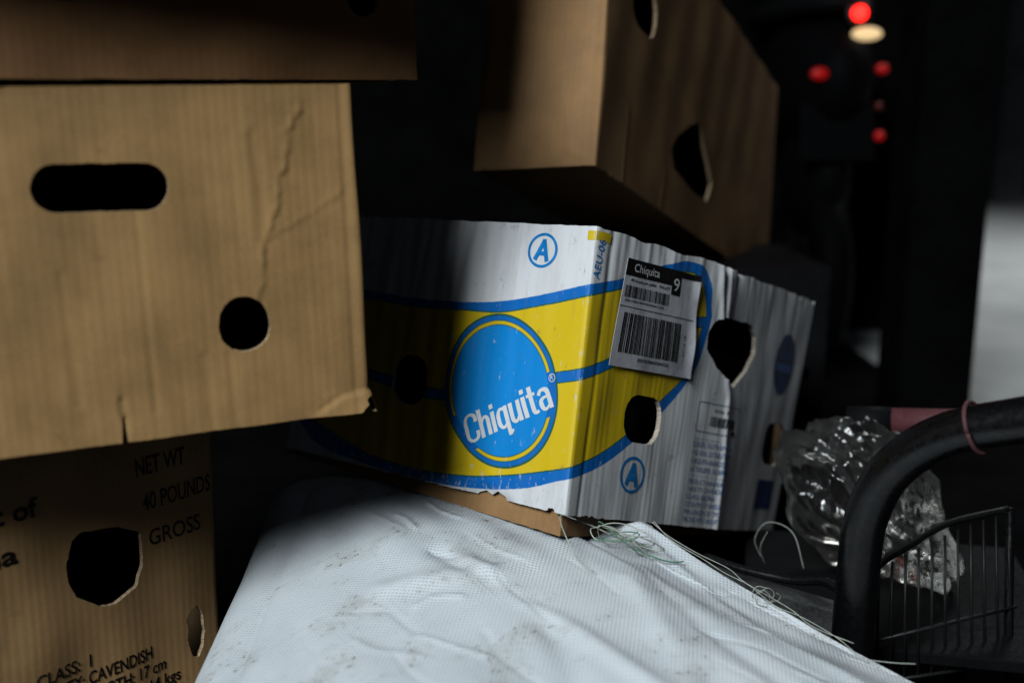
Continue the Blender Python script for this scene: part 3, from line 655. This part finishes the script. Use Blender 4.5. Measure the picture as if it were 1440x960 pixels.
# ------------------------------------------------------------------ brown box leaning on top at the right, on a black crate
uo = np.array((.0934, 1.2021, .5852)); uM = np.array([[.581, -.8041, .1258], [.7579, .5908, .2766], [-.2968, -.0653, .9527]])
yw = R(10); uM = np.array([[math.cos(yw), -math.sin(yw), 0], [math.sin(yw), math.cos(yw), 0], [0, 0, 1]]) @ uM
X, Y, Z = uM[:, 0], uM[:, 1], uM[:, 2]; k6 = 1.06
b = [uo + Y * .155, uo, uo + X * .84, uo + X * .84 + Y * .155]; b.append(b[0]); t = [p + Z * .37 for p in b]
def dis_u(u, v):
    d = fnoise(u, v, 71, 8, 4) * .0012 + ridge(u, v, [(.085 * k6, .09), (.078 * k6, 0)], .003, .0007, .0005) + ridge(u, v, [(.232, .05), (.224, 0)], .003, .0007, .0005)
    return d + ridge(u, v, [(-.012, .32), (-.010, 0)], .003, -.0012) + ridge(u, v, [(-.05, .10), (-.03, .015), (-.012, .01)], .003, .0010)
ut = np.array([(.2399, .0859), (.2592, .1059), (.3031, .1338), (.3481, .1513), (.3797, .1217), (.4287, .0864), (.4071, .0571), (.3425, .053), (.2975, .0566), (.25, .0625)]) * k6
un = np.array([(.336, -.012), (.3416, .0394), (.38, .046), (.50, .046), (.56, .04), (.56, -.012)]) * k6
box_u, su, pu = ring_box('leaning_box', 'brown cardboard box leaning to one side above the printed fruit box', 'cardboard box', [-.155, 0, .84, .995, 1.835], b, t, .37, KM2,
    {0: dict(cell=.0035, jit=.0012), 1: dict(cell=.003, jit=.0012, holes=[ragged(ut[::-1], .0013, 14), slot(.122, .231, .085, .065, .03, 15, .0008)])}, dis_u, .004, pnames=('side_panel', 'front_panel', 'side_panel', 'back_panel'))
cb = [np.array(p) for p in ((.15, 1.55, 0), (.47, 1.55, 0), (.47, 1.85, 0), (.15, 1.85, 0), (.15, 1.55, 0))]; ct = [p + np.array((0, 0, .42)) for p in cb]
sl = lambda u0: [slot(u0 + .08 + .16 * i, .07 + .095 * j, .11, .028, seed=3, amp=0) for i in (0, 1) for j in range(4)]
ring_box('plastic_crate', 'black plastic crate in the shadow behind the fruit box', 'crate', [-.32, 0, .30, .62, .92], cb, ct, .42, [M_plast] * 3, {0: dict(cell=.008, holes=sl(-.32), jit=0), 1: dict(cell=.008, holes=sl(-.01), jit=0)}, None, .006)

# ------------------------------------------------------------------ woven sack
def sack_mat():
    g = G('woven_polypropylene'); vec, u, v = g.uv(); p = .00215
    jn = g.math('MULTIPLY', g.noise(vec, 120, 3), 2.2); w1 = g.math('SINE', g.math('ADD', g.math('MULTIPLY', u, 3.14159 / p), jn)); w2 = g.math('SINE', g.math('ADD', g.math('MULTIPLY', v, 3.14159 / p), jn)); wv = g.math('MULTIPLY', g.math('MULTIPLY', w1, w2), g.ramp(g.noise(vec, 45, 4, .7), .25, .7, .25, 1.0))
    tape_u = g.math('ABSOLUTE', w1); tape_v = g.math('ABSOLUTE', w2)
    big = g.noise(vec, 7, 5, .6); dirt = g.noise(g.mapping(vec, (1, 1, 1), (2, 3, 0)), 15, 6, .68)
    line = g.ramp(g.noise(g.mapping(vec, (9, 420, 1)), 1, 2), .60, .72); line2 = g.ramp(g.noise(g.mapping(vec, (420, 7, 1), (4, 4, 0)), 1, 2), .64, .74)
    c = g.mix(g.ramp(big, .3, .7), (.74, .79, .82), (.84, .88, .90))
    c = g.mix(g.ramp(wv, -.8, .8, .0, .22), c, (.44, .49, .53))
    c = g.mix(g.math('MULTIPLY', line, .6), c, (.85, .88, .90)); c = g.mix(g.math('MULTIPLY', line2, .5), c, (.85, .88, .90))
    c = g.mix(g.ramp(dirt, .50, .70, 0, .36), c, (.34, .33, .27)); fine = g.noise(vec, 160, 5, .75)
    c = g.mix(g.math('MULTIPLY', g.ramp(fine, .56, .66), g.ramp(dirt, .50, .60)), c, (.12, .11, .09))
    nb = g.bump(wv, .55, .0006); nb = g.bump(tape_v, .3, .0004, nb); nb = g.bump(tape_u, .3, .0004, nb); nb = g.bump(g.math('MAXIMUM', line, line2), .4, .0008, nb)
    return g.fin(c, g.ramp(wv, -1, 1, .38, .6), nb, Specular_IOR_Level=.5)
FL, FR, BR, BL = map(np.array, ((-.205, .53, .195), (.52, .565, .150), (.1326, .9132, .262), (-.20, 1.02, .280)))
def sack(s, t):
    s = np.asarray(s, float); t = np.asarray(t, float); sc = np.clip(s, 0, 1); tc = np.clip(t, 0, 1)
    a, b_ = sc[..., None], tc[..., None]
    P = (1 - a) * (1 - b_) * FL + a * (1 - b_) * FR + a * b_ * BR + (1 - a) * b_ * BL
    z = .052 * (np.sin(3.1416 * sc ** .8) ** .8) * np.sin(3.1416 * np.clip(tc * .62 + .30, 0, 1))
    wgt = np.clip(sc * 6, 0, 1)
    fold = fnoise(sc, tc, 81, 2.0, 1.2, 9) * .0035 + fnoise(sc, tc, 82, 5, 4, 9) * .0008
    gq = np.random.default_rng(90)
    for k in range(34):
        c0 = gq.uniform((.05, .15), (.95, .98)); an = gq.normal(-.9, .6); ln = gq.uniform(.04, .16); d0 = np.array((math.cos(an), math.sin(an))) * ln; md = c0 + d0 * .5 + gq.normal(size=2) * .012
        fold = fold + ridge(sc, tc, [c0, md, c0 + d0], gq.uniform(.004, .009), gq.choice((-1, 1)) * gq.uniform(.0005, .0016), gq.uniform(-.0006, .0006))
    for (q, w, h) in (([(.95, 1.0), (.62, .62), (.50, .1)], .022, .003), ([(.90, .95), (.80, .6), (.82, .1)], .02, .0022), ([(.35, .62), (.45, .42), (.62, .0)], .022, .0038), ([(.30, .65), (.42, .50), (.40, .15)], .022, -.0035), ([(.55, .75), (.40, .60), (.2, .55)], .022, .003), ([(.70, .85), (.66, .5), (.70, .2)], .022, -.0025)):
        fold = fold + ridge(sc, tc, q, w, h)
    P[..., 2] += z + fold * (1 - .6 * (sc > .985)) + .006 * np.exp(-((sc - 1) ** 2 + (tc - 1) ** 2) / .004)
    eu, ev = FR - FL, BL - FL; eu = eu / np.linalg.norm(eu); ev = ev / np.linalg.norm(ev)
    outS = np.where((s > 1)[..., None], np.array([.668, .744, 0]), np.where((s < 0)[..., None], np.array([-1., .0, 0]), 0 * P))
    outT = np.where((t > 1)[..., None], np.array([.2, .98, 0]), np.where((t < 0)[..., None], np.array([0., -1, 0]), 0 * P))
    es = np.where(s > 1, s - 1, np.where(s < 0, -s, 0)); et = np.where(t > 1, t - 1, np.where(t < 0, -t, 0))
    for e, out, r0 in ((es, outS, np.where(s < 0, .05, .012)), (et, outT, .02)):
        th = np.clip(e / r0, 0, 1.5708); P = P + out * (r0 * np.sin(th))[..., None] * 1.0
        P[..., 2] -= r0 * (1 - np.cos(th)) + np.clip(e - r0 * 1.5708, 0, None)
    P[..., 2] = np.maximum(P[..., 2], .002)
    return P
ss = np.concatenate([[-.36, -.30, -.24, -.18, -.14], np.linspace(-.12, -.004, 24), np.linspace(0, 1, 260), np.linspace(1.003, 1.02, 7), [1.04, 1.08, 1.14, 1.22, 1.30]])
tt_ = np.concatenate([[-.30, -.2, -.1, -.05], np.linspace(-.03, -.004, 4), np.linspace(0, 1, 180), np.linspace(1.004, 1.03, 6), [1.06, 1.12, 1.2, 1.32]])
SS, TT = np.meshgrid(ss, tt_, indexing='ij'); P = sack(SS, TT); n1, n2 = P.shape[:2]; idx = np.arange(n1 * n2).reshape(n1, n2)
F = np.stack([idx[:-1, :-1], idx[1:, :-1], idx[1:, 1:], idx[:-1, 1:]], -1).reshape(-1, 4)
P0 = P.reshape(-1, 3); uvw = np.stack([P[..., 0] * .82 + P[..., 1] * .57, -P[..., 0] * .57 + P[..., 1] * .82], -1).reshape(-1, 2)
M_sack = sack_mat()
sk = make('woven_sack', P0, F.tolist(), M_sack, None, True, uvw); tag(sk, 'white woven plastic sack, grimy and creased, under the printed fruit box', 'sack')
def sz(x, y):
    d = (P0[:, 0] - x) ** 2 + (P0[:, 1] - y) ** 2; return P0[d.argmin(), 2]

# ------------------------------------------------------------------ loose thread on the sack
M_thr = plain('pale_thread', (.50, .53, .45), .6, var=.3, scale=60); M_thg = plain('green_thread', (.10, .26, .17), .55, var=.4, scale=60)
def strand(pts, lift=.002, n=8): # pts in plan (x, y, extra height)
    q = catmull([(a, b_, c) for a, b_, c in pts], n); z = np.array([sz(x, y) + max(.0012, lift + h) for x, y, h in q])
    zp = np.pad(z, 4, mode='edge'); z = np.convolve(zp, np.ones(9) / 9, 'valid'); return np.column_stack([q[:, :2], z])
tw = thing('thread_tangle', (.10, .88, sz(.10, .88)), 'tangle of pale and green thread lying on the white sack', 'thread')
cx, cy = .088, .868
for k in range(6):
    r1, r2, ph, tl_ = .024 + .006 * random.random(), .013 + .005 * random.random(), random.random() * 6.28, R(-20 + 30 * random.random()); pts = []
    for q in range(7 + k % 3):
        a_, b_ = r1 * (1 - .05 * q) * math.cos(ph + q * .85), r2 * (1 - .05 * q) * math.sin(ph + q * .85)
        pts.append((cx + .003 * k + a_ * math.cos(tl_) - b_ * math.sin(tl_), cy + .004 * math.sin(k * 2) + a_ * math.sin(tl_) + b_ * math.cos(tl_), .002 + .020 * abs(math.sin(q * .55 + k))))
    tube('strand', strand(pts, n=12), .00055, M_thr if k % 3 else M_thg, tw, 5)
tube('strand', strand([(.055, .850, .02), (.040, .84, .03), (.050, .81, .012), (.066, .80, .002)]), .0005, M_thr, tw, 5)
tube('strand', strand([(.04, .86, .02), (.075, .885, .012), (.115, .880, .006), (.165, .893, .004)]), .0007, M_thr, tw, 5)
tube('strand', strand([(.105, .866, .008), (.13, .862, .003), (.155, .872, .003), (.172, .897, .012), (.170, .905, .022)]), .0007, M_thg, tw, 5)
tube('strand', strand([(.15, .885, .02), (.168, .896, .018), (.172, .88, .004)]), .0009, M_thg, tw, 5)
lt_ = thing('frayed_thread', (.20, .86, sz(.19, .86)), 'long pale frayed thread trailing down the edge of the sack', 'thread')
for k in range(2):
    q = [sack(np.array(.982 + .010 * random.random()), np.array(t_)) + np.array((random.gauss(0, .0032), random.gauss(0, .0026), .003 + .002 * k + .003 * random.random())) for t_ in np.linspace(1.0, .60 + .03 * k, 9)]
    if k == 0: e_ = q[-1]; q += [e_ + np.array((.018, -.010, .001)), e_ + np.array((.036, -.016, .003))]
    tube('strand', catmull(q, 8), .00038, M_thr, lt_, 5)
f_ = sack(np.array(.985), np.array(.76))
for k in range(5):
    c_ = f_ + np.array((random.gauss(0, .006), random.gauss(0, .004), .008)); r_ = .004 + .004 * random.random(); ph = random.random() * 6
    q = [c_ + np.array((r_ * math.cos(ph + a_ * 1.2), .4 * r_ * math.sin(a_), r_ * math.sin(ph + a_ * 1.2))) for a_ in range(5)]; tube('strand', catmull(q, 8), .0003, M_thr, lt_, 4)
lp = thing('loose_thread', (.27, 1.03, .21), 'thin loop of thread hanging from the lower corner of the fruit box', 'thread')
tube('strand', catmull([(.262, 1.05, .185), (.252, 1.04, .21), (.262, 1.03, .232), (.285, 1.02, .225), (.296, 1.01, .19)], 10), .0004, M_thr, lp, 5)
tube('strand', catmull([(.266, 1.05, .178), (.258, 1.04, .20), (.262, 1.03, .222)], 10), .0003, M_thr, lp, 5)

# ------------------------------------------------------------------ hand cart at the right
g = G('black_enamel'); o_ = g.obj(); n = g.noise(o_, 40, 5, .65); n2 = g.noise(o_, 220, 4)
M_enam = g.fin(g.mix(g.ramp(n, .55, .75, 0, .6), (.003, .003, .0035), (.018, .014, .011)), g.ramp(n2, .3, .7, .24, .36), g.bump(n2, .2, .0002))
M_bar = plain('worn_grey_steel', (.085, .085, .085), .42, .6, .4, 50, .0006)
M_wire = plain('dark_wire', (.014, .014, .014), .45, .2, .3, 50)
ct_ = thing('hand_cart', (.30, .90, 0), 'black tubular hand cart with a wire basket beside the sack', 'cart')
tube('frame_tube', catmull([(.56, .62, .50), (.47, .70, .455), (.384, .770, .4163), (.3416, .8063, .393), (.312, .832, .357), (.2975, .845, .310), (.2945, .847, .255), (.2935, .847, .17), (.293, .85, .02)], 12), .0178, M_enam, ct_, 20)
V, F = box_geo((0, 0, 0), (.075, .010, .0165), 0, 0, .003)
d = np.array((.297, .875, .196)) - np.array((.170, .995, .190)); L = np.linalg.norm(d); d /= L; nrm = np.cross(d, (0, 0, 1.)); nrm /= np.linalg.norm(nrm); upv = np.cross(nrm, d)
V = [np.array((.2335, .935, .193)) + d * v[0] * L / .15 + nrm * v[1] + upv * v[2] for v in V]; make('cross_bar', V, F, M_bar, ct_, False)
tube('bar_rod', catmull([(.19, .985, .214), (.22, .957, .2135), (.262, .928, .2150), (.285, .905, .224), (.2936, .875, .226)], 8), .0042, M_enam, ct_, 8)
boxm('deck_plate', (.40, 1.05, .145), (.15, .14, .006), M_plast, ct_, R(-12))
for (x, y) in ((.29, .96), (.51, .94), (.52, 1.14), (.31, 1.15)): tube('deck_leg', [(x, y, .142), (x, y, .0)], .010, M_enam, ct_, 10)
tube('basket_rim', catmull([(.305, .872, .222), (.3337, .9065, .2391), (.37, .925, .2525), (.41, .9428, .2658), (.47, .955, .275)], 6), .0033, M_wire, ct_, 8)
ra, rb_, ba, bb_ = map(np.array, ((.3337, .9065, .2385), (.47, .955, .2745), (.336, .897, .128), (.478, .935, .128)))
for k in range(11):
    f_ = k / 10; a_ = ra + (rb_ - ra) * f_ + np.array((0, 0, -.002 + .004 * math.sin(3.14 * f_))); tube('basket_wire', [a_, ba + (bb_ - ba) * f_], .0014, M_wire, ct_, 6)
for h_ in (0., .36): tube('basket_rail', [ba + (ra - ba) * h_ - (bb_ - ba) * .06, bb_ + (rb_ - bb_) * h_ + (bb_ - ba) * .04], .0019, M_wire, ct_, 6)
tube('basket_post', [(.472, .956, .276), (.486, .935, .002)], .0045, M_enam, ct_, 8)
# strap on the tube
M_strap = plain('pink_cord', (.09, .032, .035), .7, var=.3, scale=90)
c = np.array((.3585, .7925, .4035)); tdir = np.array((.70, -.60, .38)); tdir /= np.linalg.norm(tdir); n1_ = np.cross(tdir, (0, 0, 1.)); n1_ /= np.linalg.norm(n1_); n2_ = np.cross(n1_, tdir)
tube('cord_loop', [c + .0203 * (math.cos(q) * n1_ + math.sin(q) * n2_) for q in np.linspace(0, 6.2832, 30)], .0018, M_strap, ct_, 8)
# faded red pipe behind
M_pipe = plain('faded_red_paint', (.12, .035, .04), .6, var=.25, scale=30)
pp = thing('red_pipe', (.45, 1.08, .32), 'faded red pipe with a black end, lying behind the cart tube', 'pipe')
tube('pipe', [(.402, 1.094, .3212), (.47, 1.068, .3268), (.62, 1.01, .339)], .0140, M_pipe, pp, 18)
tube('end_sleeve', [(.362, 1.110, .318), (.404, 1.093, .3213)], .0150, M_plast, pp, 18)

# ------------------------------------------------------------------ crumpled clear plastic bag
g = G('clear_plastic_film'); o_ = g.obj(); g.t.nodes.remove(g.b)
tr = g.n('ShaderNodeBsdfTransparent'); tr.inputs[0].default_value = (.80, .79, .76, 1)
gl = g.n('ShaderNodeBsdfGlossy'); gl.inputs[0].default_value = (.9, .9, .9, 1); gl.inputs['Roughness'].default_value = .18
df = g.n('ShaderNodeBsdfDiffuse'); df.inputs[0].default_value = (.42, .40, .36, 1)
bn = g.bump(g.noise(o_, 60, 3, .6), .3, .003); bn = g.bump(g.noise(g.mapping(o_, (1, 1, 2.2)), 190, 3), .3, .0008, bn)
for q in (gl, df): g.t.links.new(bn, q.inputs['Normal'])
fr_ = g.n('ShaderNodeFresnel'); fr_.inputs[0].default_value = 1.5; g.t.links.new(bn, fr_.inputs['Normal'])
m1 = g.n('ShaderNodeMixShader'); m1.inputs[0].default_value = .02; g.t.links.new(tr.outputs[0], m1.inputs[1]); g.t.links.new(df.outputs[0], m1.inputs[2])
m2 = g.n('ShaderNodeMixShader'); g.t.links.new(g.math('ADD', fr_.outputs[0], .02), m2.inputs[0]); g.t.links.new(m1.outputs[0], m2.inputs[1]); g.t.links.new(gl.outputs[0], m2.inputs[2])
g.t.links.new(m2.outputs[0], g.out.inputs[0]); M_film = g.m
bm = bmesh.new(); bmesh.ops.create_icosphere(bm, subdivisions=6, radius=1); V = np.array([v.co[:] for v in bm.verts]); F = [tuple(v.index for v in f.verts) for f in bm.faces]; bm.free()
def cr(P, seed, f, n=7):
    P = P * [1.0, 1.0, .45] + P[:, [2, 0, 1]] * .25
    g_ = np.random.default_rng(seed); r = 0
    for k in range(n):
        d_ = g_.normal(size=3) * f; r = r + np.abs(np.sin(P @ d_ + g_.uniform(0, 6)))
    return r / n
rad = 1 + (cr(V, 1, 2.2) - .64) * -.75 + (cr(V, 2, 4.5) - .64) * -.50 + (cr(V, 3, 11) - .64) * -.12
B = V * rad[:, None] * [.080, .072, .086]; B[:, 0] += B[:, 2] * -.45
B = B + [.380, 1.075, .233]; B[:, 2] = np.maximum(B[:, 2], .1525 + .004 * np.abs(np.sin(B[:, 0] * 90)))
bg = make('plastic_bag', B, F, M_film, None, True); tag(bg, 'crumpled clear plastic bag heaped on the hand cart', 'plastic bag')

# ------------------------------------------------------------------ scooter in the dark, tail lamp on
sx, sy = .745, 2.45
sc0 = thing('parked_scooter', (sx, sy, 0), 'dark parked scooter seen from behind with its red tail lamp lit', 'scooter')
M_body = plain('dark_bodywork', (.003, .003, .0035), .6, var=.2, spec=.03)
M_red = emis('lit_red_lens', (1, .012, .008), 6.0); M_redd = plain('red_reflector', (.10, .004, .004), .3, var=.1); M_warm = emis('warm_lamp', (1, .72, .36), .9); M_dimred = emis('reflector_glow', (1, .01, .01), .16); M_chr = plain('dull_metal_trim', (.02, .02, .02), .5, .5, .2)  # dim red is a glow put on the reflectors, which are no lamps
bm = bmesh.new(); bmesh.ops.create_uvsphere(bm, u_segments=28, v_segments=16, radius=1); V = [v.co.copy() for v in bm.verts]; F = [tuple(v.index for v in f.verts) for f in bm.faces]; bm.free()
make('tail_body', [(sx + v.x * .12, sy + .28 + v.y * .30, .72 + v.z * .17) for v in V], F, M_body, sc0)
make('seat', [(sx + v.x * .13, sy + .36 + v.y * .34, .885 + v.z * .05) for v in V], F, M_plast, sc0)
make('rear_fender', [(sx + v.x * .075, sy + .20 + v.y * .16, .50 + v.z * .17) for v in V], F, M_body, sc0)
def disc(name, c_, r, mat, par, dep=.02, sx_=1., sz_=1.):
    P = [(c_[0] + rr_ * sx_ * math.cos(a), c_[1] - dd, c_[2] + rr_ * sz_ * math.sin(a)) for rr_, dd in ((r, 0), (r, dep * .5), (r * .8, dep), (r * .35, dep * 1.2)) for a in np.linspace(0, 6.2832, 25)[:-1]]
    F_ = [(i * 24 + k, i * 24 + (k + 1) % 24, (i + 1) * 24 + (k + 1) % 24, (i + 1) * 24 + k) for i in range(3) for k in range(24)] + [tuple(72 + k for k in range(24)), tuple(23 - k for k in range(24))]
    return make(name, P, F_, mat, par)
def at(px, py, dpt): # design-time placing of the lamps from measured angles
    th = R(12); X_, Z_ = (px - 720) / 1500, -(py - 480) / 1500
    return np.array((dpt * X_, dpt * (math.cos(th) + Z_ * math.sin(th)), .64 + dpt * (Z_ * math.cos(th) - math.sin(th))))
tl = disc('tail_lamp', at(1208, 19, 2.38), .016, M_red, sc0); disc('tail_lamp_ring', at(1208, 19, 2.385), .030, M_chr, sc0, .006)
disc('plate_lamp', at(1218, 48, 2.38), .026, M_warm, sc0, .02, 1.25, .55)
disc('reflector', at(1240, 97, 2.38), .014, M_dimred, sc0, .01, 1.0, .8); disc('reflector', at(1152, 104, 2.38), .015, M_dimred, sc0, .01, 1.3, .9)
disc('reflector', at(1235, 150, 2.38), .010, M_redd, sc0, .01); disc('reflector', at(1236, 191, 2.38), .011, M_dimred, sc0, .01)
boxm('number_plate', (sx, sy + .035, .60), (.085, .004, .065), M_body, sc0, 0, R(-12))
P = []
F = []
for i in range(32):
    a = i / 32 * 6.2832
    for k in range(10):
        bq = k / 10 * 6.2832; rr_ = .20 + .055 * math.cos(bq); P.append((sx + .05 * math.sin(bq), sy + .22 + rr_ * math.cos(a), .257 + rr_ * math.sin(a)))
        F.append((i * 10 + k, i * 10 + (k + 1) % 10, ((i + 1) % 32) * 10 + (k + 1) % 10, ((i + 1) % 32) * 10 + k))
make('tyre', P, F, M_body, sc0)
P2 = [(sx + e, sy + .22 + rr_ * math.cos(a), .257 + rr_ * math.sin(a)) for e, rr_ in ((-.025, .15), (.025, .15), (.03, .03), (-.03, .03)) for a in np.linspace(0, 6.2832, 25)[:-1]]
make('rim', P2, [(i * 24 + k, i * 24 + (k + 1) % 24, ((i + 1) % 4) * 24 + (k + 1) % 24, ((i + 1) % 4) * 24 + k) for i in range(4) for k in range(24)], M_chr, sc0)
